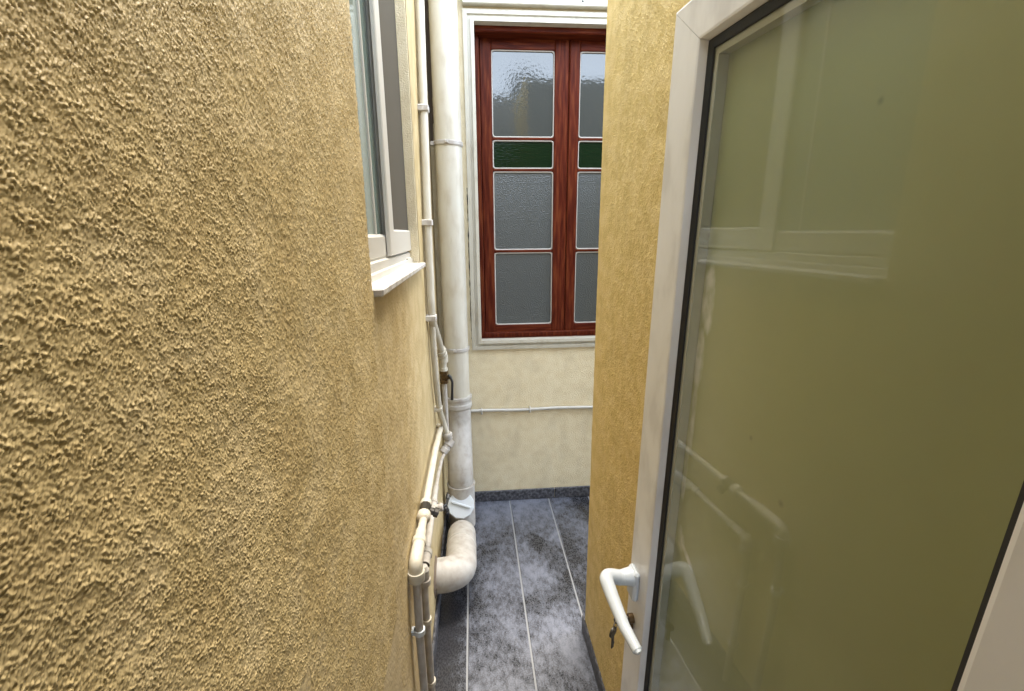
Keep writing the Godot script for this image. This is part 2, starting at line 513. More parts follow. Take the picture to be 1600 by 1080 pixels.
	box(gb, Vector3(-0.17, -0.2, -2.0), Vector3(1.75, -0.0025, 0.5), 0.001)
	part("grout", gb, grout_m, floor_o)
	var rows := [[-0.154, -0.0545], [-0.0485, 0.141], [0.147, 0.3295], [0.3355, 0.525], [0.531, 0.721], [0.727, 0.917], [0.923, 1.113], [1.119, 1.309], [1.315, 1.505], [1.511, 1.6]]
	for rw in rows:
		for seg in [[-1.963, -0.768], [-0.762, 0.05]]:
			if rw[0] > 0.31 and seg[1] > 0.0: continue
			var ta := Acc.new()
			var x0: float = rw[0]; var x1: float = rw[1]; var z0: float = seg[0]; var z1: float = seg[1]
			if x0 > 0.3: z1 = -1.19
			box(ta, Vector3(x0, -0.012, z0), Vector3(x1, 0.0, z1), 0.0015)
			for k in ta.v.size(): ta.uv[k] = Vector2((ta.v[k].x + 0.2) / 1.2, (ta.v[k].z + 2.0) / 1.2)
			part("floor_tile", ta, tile_m, floor_o)

	# ------------------------------------------------------------ setting: walls
	var wl := thing("left_wall", "rough ochre sprayed-render wall filling the left side of the picture", "wall", Vector3(LX, 0, -1.0))
	var la := Acc.new()
	var hole := [-0.715, -1.372, 1.165, 2.12]
	wall_patch(la, 1.0, 1.0, 1.0, LX, -0.10, -0.34, 0.88, 1.48, 0.0007, [])
	wall_patch(la, 1.0, 1.0, 1.0, LX, -0.34, -0.70, 0.58, 1.60, 0.00095, [])
	wall_patch(la, 1.0, 1.0, 1.0, LX, -0.70, -1.25, 0.0, 2.12, 0.0020, hole)
	var flat := noise(61, 12.0, 2)
	var lp := func(za: float, zb: float, ya: float, yb: float) -> void:
		plaster(la, [Vector2(LX + 0.0004, zb), Vector2(LX + 0.0004, za)], ya, yb, 0.03, 0.0004, flat)
	lp.call(0.06, -0.10, 0.0, 2.2)
	lp.call(-0.10, -0.34, 0.0, 0.88); lp.call(-0.10, -0.34, 1.48, 2.2)
	lp.call(-0.34, -0.70, 0.0, 0.58); lp.call(-0.34, -0.70, 1.60, 2.2)
	lp.call(-0.70, -1.25, 2.12, 2.2)
	lp.call(-1.25, -1.97, 0.0, 1.165); lp.call(-1.25, -1.372, 2.12, 2.2)
	lp.call(-1.372, -1.97, 1.165, 2.2)
	# jambs of the window opening and the masonry behind
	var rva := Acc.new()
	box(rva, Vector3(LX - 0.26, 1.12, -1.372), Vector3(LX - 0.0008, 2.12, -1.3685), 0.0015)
	box(la, Vector3(LX - 0.26, 1.12, -1.50), Vector3(LX - 0.0015, 2.12, -1.3715), 0.003)
	box(la, Vector3(LX - 0.26, 1.12, -0.716), Vector3(LX - 0.003, 2.12, -0.60), 0.002)
	box(la, Vector3(LX - 0.26, 2.118, -1.40), Vector3(LX - 0.002, 2.2, -0.66), 0.002)
	box(la, Vector3(LX - 0.3, -0.1, -2.2), Vector3(LX - 0.004, 1.14, 0.06), 0.002)
	box(la, Vector3(LX - 0.3, 2.15, -2.2), Vector3(LX - 0.004, 2.2, 0.06), 0.002)
	box(la, Vector3(LX - 0.3, 1.14, -0.64), Vector3(LX - 0.004, 2.15, 0.06), 0.002)
	box(la, Vector3(LX - 0.3, 1.14, -2.2), Vector3(LX - 0.004, 2.15, -1.46), 0.002)
	part("render", la, ochre, wl)
	part("window_reveal", rva, cream, wl, "pale cream reveal beside the white window, the front light put into its colour")  # paler than the wall, standing in for front light on the jamb
	var ska := Acc.new()
	box(ska, Vector3(LX, 0.001, -1.96), Vector3(LX + 0.009, 0.062, -0.3), 0.002)
	part("skirting_tile", ska, skirt_m, wl)

	var wr := thing("right_wall", "golden ochre rendered wall end between the open glass door and the back window", "wall", Vector3(RX, 0, -0.95))
	var ra := Acc.new()
	var plan := [Vector2(0.44, 0.07), Vector2(0.44, -0.56), Vector2(0.436, -0.57), Vector2(RX + 0.012, -0.62), Vector2(RX, -0.63), Vector2(RX, -1.183)]
	for k in 5:
		var an := deg_to_rad(18.0 * k + 9.0)
		plan.append(Vector2(RX + 0.012 - 0.012 * cos(an), -1.183 - 0.012 * sin(an)))
	plan.append(Vector2(RX + 0.013, -1.195))
	var rb := Acc.new()
	plaster(rb, [Vector2(1.6, -1.1935), Vector2(RX + 0.011, -1.1935)], 0.0, 2.12, 0.03, 0.001, slow)
	part("rear_face", rb, grey_render, wr, "bare grey render on the far side of the wall")
	plan.reverse()
	wall_patch(ra, -1.0, 1.6, 0.5, RX - 0.0026, -0.645, -1.179, 0.0, 2.10, 0.0021, [])
	plaster(ra, plan, 0.0, 2.12, 0.025, 0.0016, slow)
	box(ra, Vector3(0.45, -0.1, -1.185), Vector3(1.9, 2.12, 0.07), 0.002)
	box(ra, Vector3(RX + 0.012, -0.1, -1.185), Vector3(0.452, 2.12, -0.625), 0.002)
	part("render", ra, ochre_right, wr)
	var skr := Acc.new()
	box(skr, Vector3(RX - 0.008, 0.001, -1.20), Vector3(RX + 0.001, 0.057, -0.64), 0.002)
	part("skirting_tile", skr, skirt_m, wr)

	var wb := thing("back_wall", "cream rendered wall below and around the red wooden window", "wall", Vector3(0.3, 0, BZ))
	var ba := Acc.new()
	var bp := func(xa: float, xb: float, ya: float, yb: float) -> void:
		plaster(ba, [Vector2(xb, BZ), Vector2(xa, BZ)], ya, yb, 0.03, 0.0018, slow)
	bp.call(-0.16, 1.6, 0.0, 0.768); bp.call(-0.16, 0.006, 0.768, 2.05); bp.call(0.80, 1.6, 0.768, 2.05); bp.call(-0.16, 1.6, 2.05, 2.5)
	box(ba, Vector3(-0.3, -0.1, -2.3), Vector3(1.9, 0.766, BZ - 0.004), 0.002)
	box(ba, Vector3(-0.1, 0.6, -2.36), Vector3(1.0, 2.2, -2.25), 0.002)
	box(ba, Vector3(-0.3, 0.766, -2.3), Vector3(0.004, 2.052, BZ - 0.004), 0.002)
	box(ba, Vector3(0.802, 0.766, -2.3), Vector3(1.9, 2.052, BZ - 0.004), 0.002)
	box(ba, Vector3(-0.3, 2.052, -2.3), Vector3(1.9, 2.5, BZ - 0.004), 0.002)
	part("render", ba, cream, wb)
	for sx in [[-0.146, 0.36], [0.363, 0.96], [0.963, 1.6]]:
		var sk := Acc.new()
		box(sk, Vector3(sx[0], 0.001, BZ - 0.001), Vector3(sx[1], 0.053, BZ + 0.009), 0.002)
		part("skirting_tile", sk, skirt_m, wb)
	# bare mortar left in the corner behind the pipes
	var ma := Acc.new()
	var mn := noise(62, 14.0, 3)
	for k in 46:
		var y := 1.60 + 0.022 * k
		var half := 0.006 + 0.011 * smoothstep(0.0, 0.4, y - 1.6) + 0.008 * mn.get_noise_1d(y)
		var y2 := y + 0.022
		var half2 := 0.006 + 0.011 * smoothstep(0.0, 0.4, y2 - 1.6) + 0.008 * mn.get_noise_1d(y2)
		ma.quad(Vector3(LX, y, BZ + 0.004), Vector3(LX + 2.0 * half, y, BZ + 0.004), Vector3(LX + 2.0 * half2, y2, BZ + 0.004), Vector3(LX, y2, BZ + 0.004), Vector3(0, 0, 1))
	part("mortar_patch", ma, mortar, wb)

	# open joint between the window trim and the wall
	var ck := Acc.new()
	var ckn := noise(64, 22.0, 2)
	for k in 60:
		var q := []
		for e in [k, k + 1]:
			var y: float = 0.80 + 0.0105 * float(e)
			var half := maxf(0.0002, 0.0010 + 0.0022 * ckn.get_noise_1d(y))
			q.append([Vector3(-0.0165 - half, y, BZ + 0.0035), Vector3(-0.0165 + half, y, BZ + 0.0035)])
		ck.quad(q[0][0], q[0][1], q[1][1], q[1][0], Vector3(0, 0, 1))
	part("open_joint", ck, rubber, wb)

	# the house that the camera stands in: the wall over and beside the doorway, a room behind, all unseen; lintel and rear opening shaped for the light
	var wd := thing("doorway_wall", "unseen house wall around the doorway, its lintel brought forward to shade the door", "wall", Vector3(0.1, 0, 0.07))
	var da := Acc.new()
	box(da, Vector3(-0.154, 1.55, -0.16), Vector3(0.44, 2.3, 0.071), 0.003)
	box(da, Vector3(-0.5, 1.62, 0.07), Vector3(1.9, 2.3, 0.22), 0.003)
	box(da, Vector3(-0.5, -0.1, 0.07), Vector3(-0.16, 1.62, 0.22), 0.003)
	box(da, Vector3(0.445, -0.1, 0.072), Vector3(1.9, 1.62, 0.22), 0.003)
	box(da, Vector3(-0.5, -0.1, 0.22), Vector3(-0.4, 2.3, 1.6), 0.003)
	box(da, Vector3(1.8, -0.1, 0.22), Vector3(1.9, 2.3, 1.6), 0.003)
	box(da, Vector3(-0.5, -0.1, 1.5), Vector3(1.9, 0.5, 1.6), 0.003)
	box(da, Vector3(-0.5, 1.5, 1.5), Vector3(1.9, 2.3, 1.6), 0.003)
	box(da, Vector3(-0.5, 0.5, 1.5), Vector3(-0.35, 1.5, 1.6), 0.003)
	box(da, Vector3(0.15, 0.5, 1.5), Vector3(1.9, 1.5, 1.6), 0.003)
	box(da, Vector3(-0.5, 2.2, 0.22), Vector3(1.9, 2.3, 1.6), 0.003)
	box(da, Vector3(-0.5, -0.12, 0.22), Vector3(1.9, -0.01, 1.6), 0.003)
	part("render", da, grey_render, wd)
	var nb := thing("neighbouring_house", "grey house rising behind, mirrored darkly in the upper window panes", "building", Vector3(2.2, 0, 13.0))
	var na := Acc.new()
	box(na, Vector3(1.2, -0.1, 12.0), Vector3(3.0, 5.2, 15.0), 0.02)
	box(na, Vector3(1.5, 5.0, 12.4), Vector3(2.3, 6.3, 14.0), 0.02)
	box(na, Vector3(3.0, -0.1, 12.3), Vector3(3.4, 4.6, 15.0), 0.02)
	part("wall", na, dark_m, nb)

	# ------------------------------------------------------------ red wooden window
	var WX := Transform3D(Basis(Vector3(1, 0, 0), Vector3(0, 1, 0), Vector3(0, 0, -1)), Vector3(0, 0, BZ))
	var ww := thing("wooden_window", "dark red two-leaf wooden window with obscured panes and a green band", "window", Vector3(0.40, 0.76, BZ))
	part("trim", ring_frame([-0.014, 0.752, 0.815, 2.062], [[0.0, 0.012], [0.0, -0.010], [0.016, -0.012], [0.017, -0.004], [0.028, -0.004], [0.029, 0.012]], WX), trim_m, ww)
	part("inner_trim", ring_frame([0.0145, 0.7805, 0.7865, 2.0335], [[0.0, 0.02], [0.0, -0.016], [0.013, -0.016], [0.013, 0.03]], WX), trim_m, ww)
	part("wood_frame", ring_frame([0.026, 0.792, 0.775, 2.022], [[0.0, 0.12], [0.0, 0.060], [0.018, 0.060], [0.020, 0.062], [0.020, 0.12]], WX), wood, ww)
	var led := Acc.new()
	box(led, Vector3(0.028, 0.770, -2.06), Vector3(0.773, 0.790, -1.978), 0.004)
	part("sill_rail", led, wood_across, ww)
	var hd := Acc.new()
	box(hd, Vector3(0.028, 2.000, -2.06), Vector3(0.773, 2.033, -1.987), 0.004)
	part("head_rail", hd, wood_across, ww)
	var rows_y := [[0.843, 1.166], [1.178, 1.503], [1.515, 1.626], [1.638, 1.962]]
	var zf := 0.082
	for lf in [[0.047, 0.411, 0.0945, 0.352], [0.4135, 0.772, 0.457, 0.722]]:
		var sa := Acc.new()
		var xa: float = lf[0]; var xb: float = lf[1]; var ga: float = lf[2]; var gc: float = lf[3]
		box(sa, Vector3(xa, 0.790, BZ - zf - 0.045), Vector3(ga, 2.02, BZ - zf), 0.004)
		box(sa, Vector3(gc, 0.790, BZ - zf - 0.045), Vector3(xb, 2.02, BZ - zf), 0.004)
		var leaf := part("window_leaf", sa, wood, ww)
		var rl := Acc.new()
		box(rl, Vector3(ga - 0.001, 0.791, BZ - zf - 0.044), Vector3(gc + 0.001, rows_y[0][0], BZ - zf - 0.0015), 0.003)
		box(rl, Vector3(ga - 0.001, rows_y[3][1], BZ - zf - 0.044), Vector3(gc + 0.001, 2.019, BZ - zf - 0.0015), 0.003)
		part("rail", rl, wood_across, leaf)
		for k in 3:
			var mu := Acc.new()
			box(mu, Vector3(ga - 0.001, rows_y[k][1], BZ - zf - 0.03), Vector3(gc + 0.001, rows_y[k + 1][0], BZ - zf - 0.004), 0.003)
			part("glazing_bar", mu, wood_across, leaf)
		for k in 4:
			var y0: float = rows_y[k][0]; var y1: float = rows_y[k][1]
			var pa := Acc.new()
			box(pa, Vector3(ga - 0.002, y0 - 0.002, BZ - zf - 0.018), Vector3(gc + 0.002, y1 + 0.002, BZ - zf - 0.013), 0.0005)
			part("pane", pa, [glass_obscure, glass_obscure, glass_green, glass_wavy][k], leaf)
			var pu := Acc.new()
			tube(pu, rounded_rect(ga + 0.001, y0 + 0.001, gc - 0.001, y1 - 0.001, zf + 0.0095, 0.012, WX), 0.0036, 8, false, true)
			part("putty", pu, putty, leaf)

	var sb := thing("shutter_box", "cream boxed cover screwed to the wall right above the red window", "shutter box", Vector3(0.40, 2.07, BZ))
	var sba := Acc.new()
	box(sba, Vector3(-0.014, 2.072, BZ - 0.001), Vector3(0.815, 2.27, BZ + 0.030), 0.003)
	part("cover", sba, trim_m, sb)
	for sx in [0.071, 0.435, 0.76]:
		var sc := Acc.new()
		lathe(sc, Vector3(sx, 2.088, BZ + 0.0295), Vector3(0, 0, 1), [[0.0, 0.0045], [0.0015, 0.004], [0.002, 0.0]], 12)
		part("screw", sc, dark_steel, sb)

	# ------------------------------------------------------------ cable tube on the back wall
	var ct := thing("cable_conduit", "thin white conduit running level across the cream wall under the window", "conduit", Vector3(0.3, 0.46, BZ))
	var cpts := []
	for k in 60:
		var x := -0.10 + 1.6 * k / 59.0
		cpts.append(Vector3(x, 0.4645 + 0.003 * sin(x * 17.0 + 1.2) * exp(-x * 2.0) + 0.001 * sin(x * 9.0), BZ + 0.0085 + 0.001 * sin(x * 12.0)))
	var cta := Acc.new()
	tube(cta, cpts, 0.0068, 10)
	part("tube", cta, upvc, ct)
	for cx in [0.020, 0.241, 0.62, 0.98]:
		var ca := Acc.new()
		tube(ca, fillet([Vector3(cx, 0.447, BZ + 0.001), Vector3(cx, 0.455, BZ + 0.016), Vector3(cx, 0.4735, BZ + 0.017), Vector3(cx, 0.4745, BZ + 0.001)], 0.006, 4), 0.0028, 8)
		lathe(ca, Vector3(cx, 0.451, BZ + 0.001), Vector3(0, 0, 1), [[0.0, 0.005], [0.009, 0.004], [0.011, 0.0]], 10)
		part("clip", ca, upvc, ct)

	# ------------------------------------------------------------ soil pipe
	var sp := thing("soil_pipe", "thick cream waste pipe standing in the corner beside the red window", "pipe", Vector3(-0.082, 0, -1.9))
	var s0 := Acc.new()
	tube(s0, [Vector3(-0.0825, 3.0, -1.9), Vector3(-0.0825, 1.8, -1.9), Vector3(-0.0825, 0.52, -1.9)], 0.0515, 32)
	part("stack", s0, pvc, sp)
	for cy in [2.7, 1.583, 0.778]:
		var cl := Acc.new()
		lathe(cl, Vector3(-0.0825, cy, -1.9), Vector3(0.03, 1, 0.02), [[-0.008, 0.0525], [-0.008, 0.0550], [-0.005, 0.0562], [0.005, 0.0562], [0.008, 0.0550], [0.008, 0.0525]], 32)
		box(cl, Vector3(-0.15, cy - 0.007, -1.905), Vector3(-0.132, cy + 0.008, -1.885), 0.002)
		box(cl, Vector3(-0.094, cy - 0.006, -1.851), Vector3(-0.080, cy + 0.007, -1.838), 0.002)
		part("clamp", cl, pvc_old, sp)
	var so := Acc.new()
	lathe(so, Vector3(-0.0825, 0.568, -1.9), Vector3.DOWN, [[0.0, 0.051], [0.0, 0.0585], [0.003, 0.0605], [0.014, 0.0605], [0.018, 0.0575], [0.030, 0.0570], [0.036, 0.0600], [0.050, 0.0600], [0.056, 0.0560], [0.064, 0.0535]], 32)
	part("socket", so, pvc_old, sp)
	var bend := Acc.new()
	tube(bend, fillet([Vector3(-0.0825, 0.53, -1.9), Vector3(-0.082, 0.43, -1.895), Vector3(-0.079, 0.27, -1.785), Vector3(-0.078, 0.17, -1.78)], 0.12, 8), 0.0535, 32)
	part("offset_bend", bend, pvc_old, sp)
	var seam := Acc.new()
	var sd := Vector3(0.003, -0.82, 0.57)
	lathe(seam, Vector3(-0.0805, 0.345, -1.838), sd, [[-0.003, 0.053], [-0.001, 0.0546], [0.001, 0.0546], [0.003, 0.053]], 32)
	part("seam_ring", seam, pvc_old, sp)
	var so2 := Acc.new()
	lathe(so2, Vector3(-0.078, 0.212, -1.78), Vector3.DOWN, [[0.0, 0.053], [0.0, 0.0590], [0.004, 0.0600], [0.007, 0.0575], [0.06, 0.0570], [0.20, 0.0560]], 32)
	part("tee", so2, pvc_old, sp)
	var cap_n := Vector3(0.03, 0.60, 0.80).normalized()
	var cap_c := Vector3(-0.0795, 0.148, -1.712)
	var br := Acc.new()
	lathe(br, cap_c - cap_n * 0.13, cap_n, [[0.0, 0.052], [0.105, 0.052], [0.105, 0.0545], [0.112, 0.0545]], 32)
	part("branch", br, pvc_old, sp)
	var cp := Acc.new()
	lathe(cp, cap_c - cap_n * 0.018, cap_n, [[0.0, 0.050], [0.0, 0.0555], [0.014, 0.0565], [0.018, 0.0535], [0.018, 0.0]], 11, true)
	var plug := part("inspection_plug", cp, handle_m, sp, "white faceted screw plug with a raised grip bar")
	var gr := Acc.new()
	var gx := Vector3(0.86, -0.36, 0.0)
	gx = (gx - cap_n * gx.dot(cap_n)).normalized()
	box(gr, Vector3(-0.042, -0.0045, -0.001), Vector3(0.042, 0.0045, 0.009), 0.002, Transform3D(Basis(gx, cap_n.cross(gx), cap_n), cap_c))
	part("grip_bar", gr, handle_m, plug)
	var el := Acc.new()
	tube(el, fillet([Vector3(-0.077, -0.06, -1.72), Vector3(-0.075, 0.095, -1.60), Vector3(-0.071, 0.138, -1.325), Vector3(-0.20, 0.142, -1.315)], 0.095, 12), 0.0550, 36)
	part("elbow", el, pvc_old, sp)
	for q in [[Vector3(-0.0735, 0.1115, -1.495), Vector3(0.008, 0.155, 1.0)]]:
		var er := Acc.new()
		lathe(er, q[0], q[1], [[-0.004, 0.0545], [-0.002, 0.0563], [0.002, 0.0563], [0.004, 0.0545]], 36)
		part("seam_ring", er, pvc_old, sp)

	var mc := Acc.new()
	var mcn := noise(63, 40.0, 2)
	var c0 := Vector3(LX + 0.001, 0.1415, -1.316)
	for k in 28:
		var q := []
		for e in [k, k + 1]:
			var an := TAU * float(int(e) % 28) / 28.0
			var dv := Vector3(0, cos(an), sin(an))
			q.append([c0 + dv * 0.054 + Vector3(0.007, 0, 0), c0 + dv * (0.066 + 0.008 * mcn.get_noise_2d(dv.y, dv.z)), dv])
		mc.quad(q[0][0], q[1][0], q[1][1], q[0][1], (Vector3(1, 0, 0) + q[0][2]).normalized())
	part("mortar_collar", mc, mortar, sp)

	# ------------------------------------------------------------ water pipes on the left wall
	var pa_t := thing("water_pipe", "upper white water pipe clipped up the wall, ending in a brass stop valve", "pipe", Vector3(-0.138, 0.5, -1.6), "thin water pipes along the left wall")
	var a1 := Acc.new()
	tube(a1, wavy(fillet([Vector3(-0.138, 3.2, -1.68), Vector3(-0.138, 1.936, -1.607), Vector3(-0.138, 1.284, -1.497), Vector3(-0.138, 0.985, -1.462), Vector3(-0.125, 0.80, -1.70)], 0.10, 8)), 0.0125, 14)
	part("tube", a1, pvc, pa_t)
	var a2 := Acc.new()
	lathe(a2, Vector3(-0.1285, 0.835, -1.655), Vector3(0.013, -0.185, -0.24), [[0.0, 0.012], [0.0, 0.0185], [0.012, 0.0195], [0.014, 0.0165], [0.034, 0.0165], [0.036, 0.0195], [0.048, 0.0195], [0.052, 0.012]], 16)
	lathe(a2, Vector3(-0.1245, 0.80, -1.705), Vector3(0.0, -1.0, 0.02), [[0.0, 0.018], [0.012, 0.0185], [0.028, 0.018], [0.03, 0.0125], [0.05, 0.0125], [0.05, 0.0155], [0.062, 0.0155], [0.062, 0.010]], 16)
	part("elbow", a2, pvc, pa_t)
	var a3 := Acc.new()
	lathe(a3, Vector3(-0.1245, 0.738, -1.703), Vector3.DOWN, [[0.0, 0.012], [0.0, 0.0165], [0.012, 0.0165], [0.014, 0.0125], [0.022, 0.0135], [0.034, 0.0125], [0.036, 0.0165], [0.05, 0.0165], [0.05, 0.010]], 8, true)
	lathe(a3, Vector3(-0.1245, 0.713, -1.703), Vector3(0.8, 0.0, 0.6), [[0.0, 0.009], [0.020, 0.009], [0.022, 0.006], [0.028, 0.006]], 12)
	var vl := part("stop_valve", a3, brass, pa_t)
	var a4 := Acc.new()
	tube(a4, fillet([Vector3(-0.107, 0.725, -1.687), Vector3(-0.098, 0.716, -1.682), Vector3(-0.092, 0.70, -1.678), Vector3(-0.094, 0.66, -1.676), Vector3(-0.096, 0.628, -1.676)], 0.01, 4), [0.006, 0.006, 0.006, 0.006, 0.005, 0.005, 0.005, 0.005, 0.005, 0.005, 0.005, 0.005, 0.005, 0.005, 0.005, 0.005, 0.006], 8)
	part("lever", a4, black_plastic, vl)
	var a5 := Acc.new()
	tube(a5, [Vector3(-0.1245, 0.69, -1.703), Vector3(-0.1245, 0.40, -1.71)], 0.010, 12)
	part("tail_tube", a5, pvc_old, pa_t)
	for q in [[2.6, -1.645], [1.623, -1.553], [1.284, -1.497], [0.988, -1.466]]:
		var ca := Acc.new()
		box(ca, Vector3(LX - 0.001, q[0] - 0.009, q[1] - 0.020), Vector3(-0.1225, q[0] + 0.009, q[1] + 0.019), 0.002)
		part("clip", ca, marble, pa_t)

	var pb := thing("water_pipe", "second white water pipe running down behind the first to a union coupling", "pipe", Vector3(-0.14, 0.5, -1.55), "thin water pipes along the left wall")
	var b1 := Acc.new()
	tube(b1, wavy(fillet([Vector3(-0.141, 3.2, -1.712), Vector3(-0.141, 1.936, -1.638), Vector3(-0.141, 1.284, -1.526), Vector3(-0.140, 0.95, -1.492), Vector3(-0.139, 0.77, -1.512), Vector3(-0.138, 0.632, -1.571), Vector3(-0.126, 0.563, -1.60), Vector3(-0.114, 0.505, -1.603)], 0.08, 6)), 0.0105, 14)
	part("tube", b1, pvc, pb)
	var b2 := Acc.new()
	var bd := Vector3(0.012, -0.05, 0.0).normalized()
	lathe(b2, Vector3(-0.1165, 0.525, -1.602), bd, [[0.0, 0.0105], [0.0, 0.0165], [0.004, 0.0185], [0.012, 0.0185], [0.014, 0.016], [0.024, 0.016], [0.026, 0.0125], [0.036, 0.0125]], 18)
	part("union_coupling", b2, pvc_old, pb)
	var b3 := Acc.new()
	lathe(b3, Vector3(-0.108, 0.486, -1.600), Vector3(-0.55, -0.62, 0.55), [[-0.012, 0.008], [-0.012, 0.0165], [0.012, 0.0175], [0.016, 0.0135], [0.026, 0.0135], [0.028, 0.0165], [0.044, 0.0155], [0.046, 0.009]], 16)
	part("elbow", b3, pvc_old, pb)
	var b4 := Acc.new()
	box(b4, Vector3(LX - 0.001, 0.628, -1.59), Vector3(-0.126, 0.642, -1.552), 0.002)
	part("clip", b4, pvc, pb)
	# lower run D: thin, then thick, to a tee with a small tap, down to the floor
	var d1 := Acc.new()
	tube(d1, wavy(fillet([Vector3(-0.128, 0.455, -1.572), Vector3(-0.135, 0.452, -1.53), Vector3(-0.138, 0.462, -1.40), Vector3(-0.138, 0.470, -1.30)], 0.03, 5)), 0.0066, 10)
	tube(d1, [Vector3(-0.138, 0.469, -1.32), Vector3(-0.138, 0.472, -1.02)], 0.0092, 12)
	part("thin_tube", d1, pvc_old, pb)
	var d2 := Acc.new()
	lathe(d2, Vector3(-0.138, 0.470, -1.235), Vector3(0, 0, 1), [[0.0, 0.009], [0.0, 0.0125], [0.012, 0.014], [0.014, 0.0115], [0.05, 0.0115], [0.052, 0.014], [0.064, 0.0135], [0.066, 0.009]], 16)
	lathe(d2, Vector3(-0.138, 0.470, -1.20), Vector3(1, 0.15, 0), [[0.0, 0.010], [0.020, 0.010], [0.022, 0.013], [0.030, 0.012], [0.032, 0.006]], 12)
	part("tee", d2, pvc_old, pb)
	var d3 := Acc.new()
	tube(d3, fillet([Vector3(-0.108, 0.475, -1.20), Vector3(-0.100, 0.474, -1.21), Vector3(-0.098, 0.468, -1.25)], 0.005, 4), 0.004, 8)
	lathe(d3, Vector3(-0.104, 0.473, -1.20), Vector3(0.5, -0.8, 0.2), [[0.0, 0.004], [0.004, 0.009], [0.016, 0.008], [0.02, 0.0]], 8, true)
	lathe(d3, Vector3(-0.098, 0.468, -1.25), Vector3(0.1, 0.3, -0.8), [[0.0, 0.0], [0.0, 0.006], [0.014, 0.007], [0.016, 0.0]], 8, true)
	part("tap_handle", d3, black_plastic, pb)
	var d4 := Acc.new()
	tube(d4, wavy(fillet([Vector3(-0.138, 0.472, -1.05), Vector3(-0.138, 0.470, -0.945), Vector3(-0.138, 0.40, -0.935), Vector3(-0.138, 0.002, -0.955)], 0.02, 5)), 0.0092, 14)
	part("down_tube", d4, pvc_old, pb)
	var d5 := Acc.new()
	lathe(d5, Vector3(-0.138, 0.472, -1.01), Vector3(0, 0, 1), [[0.0, 0.0095], [0.0, 0.0155], [0.014, 0.0155], [0.016, 0.013], [0.05, 0.013]], 16)
	lathe(d5, Vector3(-0.138, 0.476, -0.943), Vector3(0, -1, 0), [[-0.012, 0.0], [-0.010, 0.008], [0.0, 0.0135], [0.024, 0.0135], [0.026, 0.0155], [0.040, 0.0155], [0.042, 0.0095]], 16)
	part("elbow", d5, pvc_old, pb)
	for cy in [0.335, 0.135]:
		var cz := -0.9385 if cy > 0.2 else -0.948
		var ca := Acc.new()
		lathe(ca, Vector3(-0.138, cy, cz), Vector3.UP, [[-0.006, 0.0095], [-0.006, 0.0128], [0.006, 0.0128], [0.006, 0.0095]], 16)
		box(ca, Vector3(LX - 0.001, cy - 0.006, cz - 0.012), Vector3(-0.142, cy + 0.006, cz + 0.008), 0.0015)
		part("clip", ca, pvc, pb)

	var pc := thing("water_pipe", "near white water pipe running level along the wall then dropping to the floor", "pipe", Vector3(-0.138, 0.0, -0.84), "thin water pipes along the left wall")
	var c1 := Acc.new()
	tube(c1, wavy(fillet([Vector3(-0.150, 0.545, -1.625), Vector3(-0.138, 0.548, -1.60), Vector3(-0.138, 0.576, -1.35), Vector3(-0.138, 0.578, -1.0), Vector3(-0.138, 0.580, -0.90)], 0.02, 5)), 0.0098, 14)
	part("level_tube", c1, pvc, pc)
	var c2 := Acc.new()
	lathe(c2, Vector3(-0.138, 0.578, -1.065), Vector3(0, 0, 1), [[0.0, 0.010], [0.0, 0.0140], [0.010, 0.0155], [0.016, 0.0135]], 18)
	part("coupling", c2, pvc, pc)
	c2 = Acc.new()
	lathe(c2, Vector3(-0.138, 0.578, -1.016), Vector3(0, 0, 1), [[0.0, 0.0135], [0.004, 0.0168], [0.022, 0.0168], [0.026, 0.0145], [0.030, 0.010]], 18)
	part("coupling", c2, pvc, pc)
	var c3 := Acc.new()
	lathe(c3, Vector3(-0.138, 0.578, -1.049), Vector3(0, 0, 1), [[0.0, 0.0140], [0.033, 0.0140]], 10, true)
	lathe(c3, Vector3(-0.126, 0.574, -1.033), Vector3(1, -0.35, 0.1), [[0.0, 0.009], [0.010, 0.009], [0.012, 0.012], [0.022, 0.012], [0.024, 0.0]], 9, true)
	part("stop_tap", c3, dark_steel, pc)
	var c4 := Acc.new()
	lathe(c4, Vector3(-0.138, 0.580, -0.945), Vector3(0, 0, 1), [[0.0, 0.0100], [0.0, 0.0120], [0.012, 0.0125], [0.03, 0.0120], [0.03, 0.0155], [0.046, 0.0160], [0.05, 0.0135], [0.10, 0.0135]], 18)
	part("reducer", c4, pvc, pc)
	var c5 := Acc.new()
	tube(c5, fillet([Vector3(-0.138, 0.580, -0.885), Vector3(-0.138, 0.580, -0.838), Vector3(-0.138, 0.545, -0.836)], 0.022, 7), 0.0145, 18)
	lathe(c5, Vector3(-0.138, 0.562, -0.836), Vector3.DOWN, [[0.0, 0.0145], [0.0, 0.0178], [0.006, 0.0185], [0.022, 0.0175], [0.024, 0.0095]], 18)
	part("elbow", c5, pvc, pc)
	var c6 := Acc.new()
	tube(c6, [Vector3(-0.138, 0.545, -0.836), Vector3(-0.138, 0.40, -0.828), Vector3(-0.138, 0.002, -0.850)], 0.0088, 14)
	part("down_tube", c6, pvc_old, pc)
	for cy in [0.415, 0.10]:
		var ca := Acc.new()
		lathe(ca, Vector3(-0.138, cy, -0.829), Vector3.UP, [[-0.006, 0.009], [-0.006, 0.0122], [0.006, 0.0122], [0.006, 0.009]], 16)
		box(ca, Vector3(LX - 0.001, cy - 0.006, -0.838), Vector3(-0.142, cy + 0.006, -0.822), 0.0015)
		part("clip", ca, handle_m, pc)

	# ------------------------------------------------------------ white window in the left wall
	var LWX := Transform3D(Basis(Vector3(0, 0, -1), Vector3(0, 1, 0), Vector3(-1, 0, 0)), Vector3(LX, 0, 0))
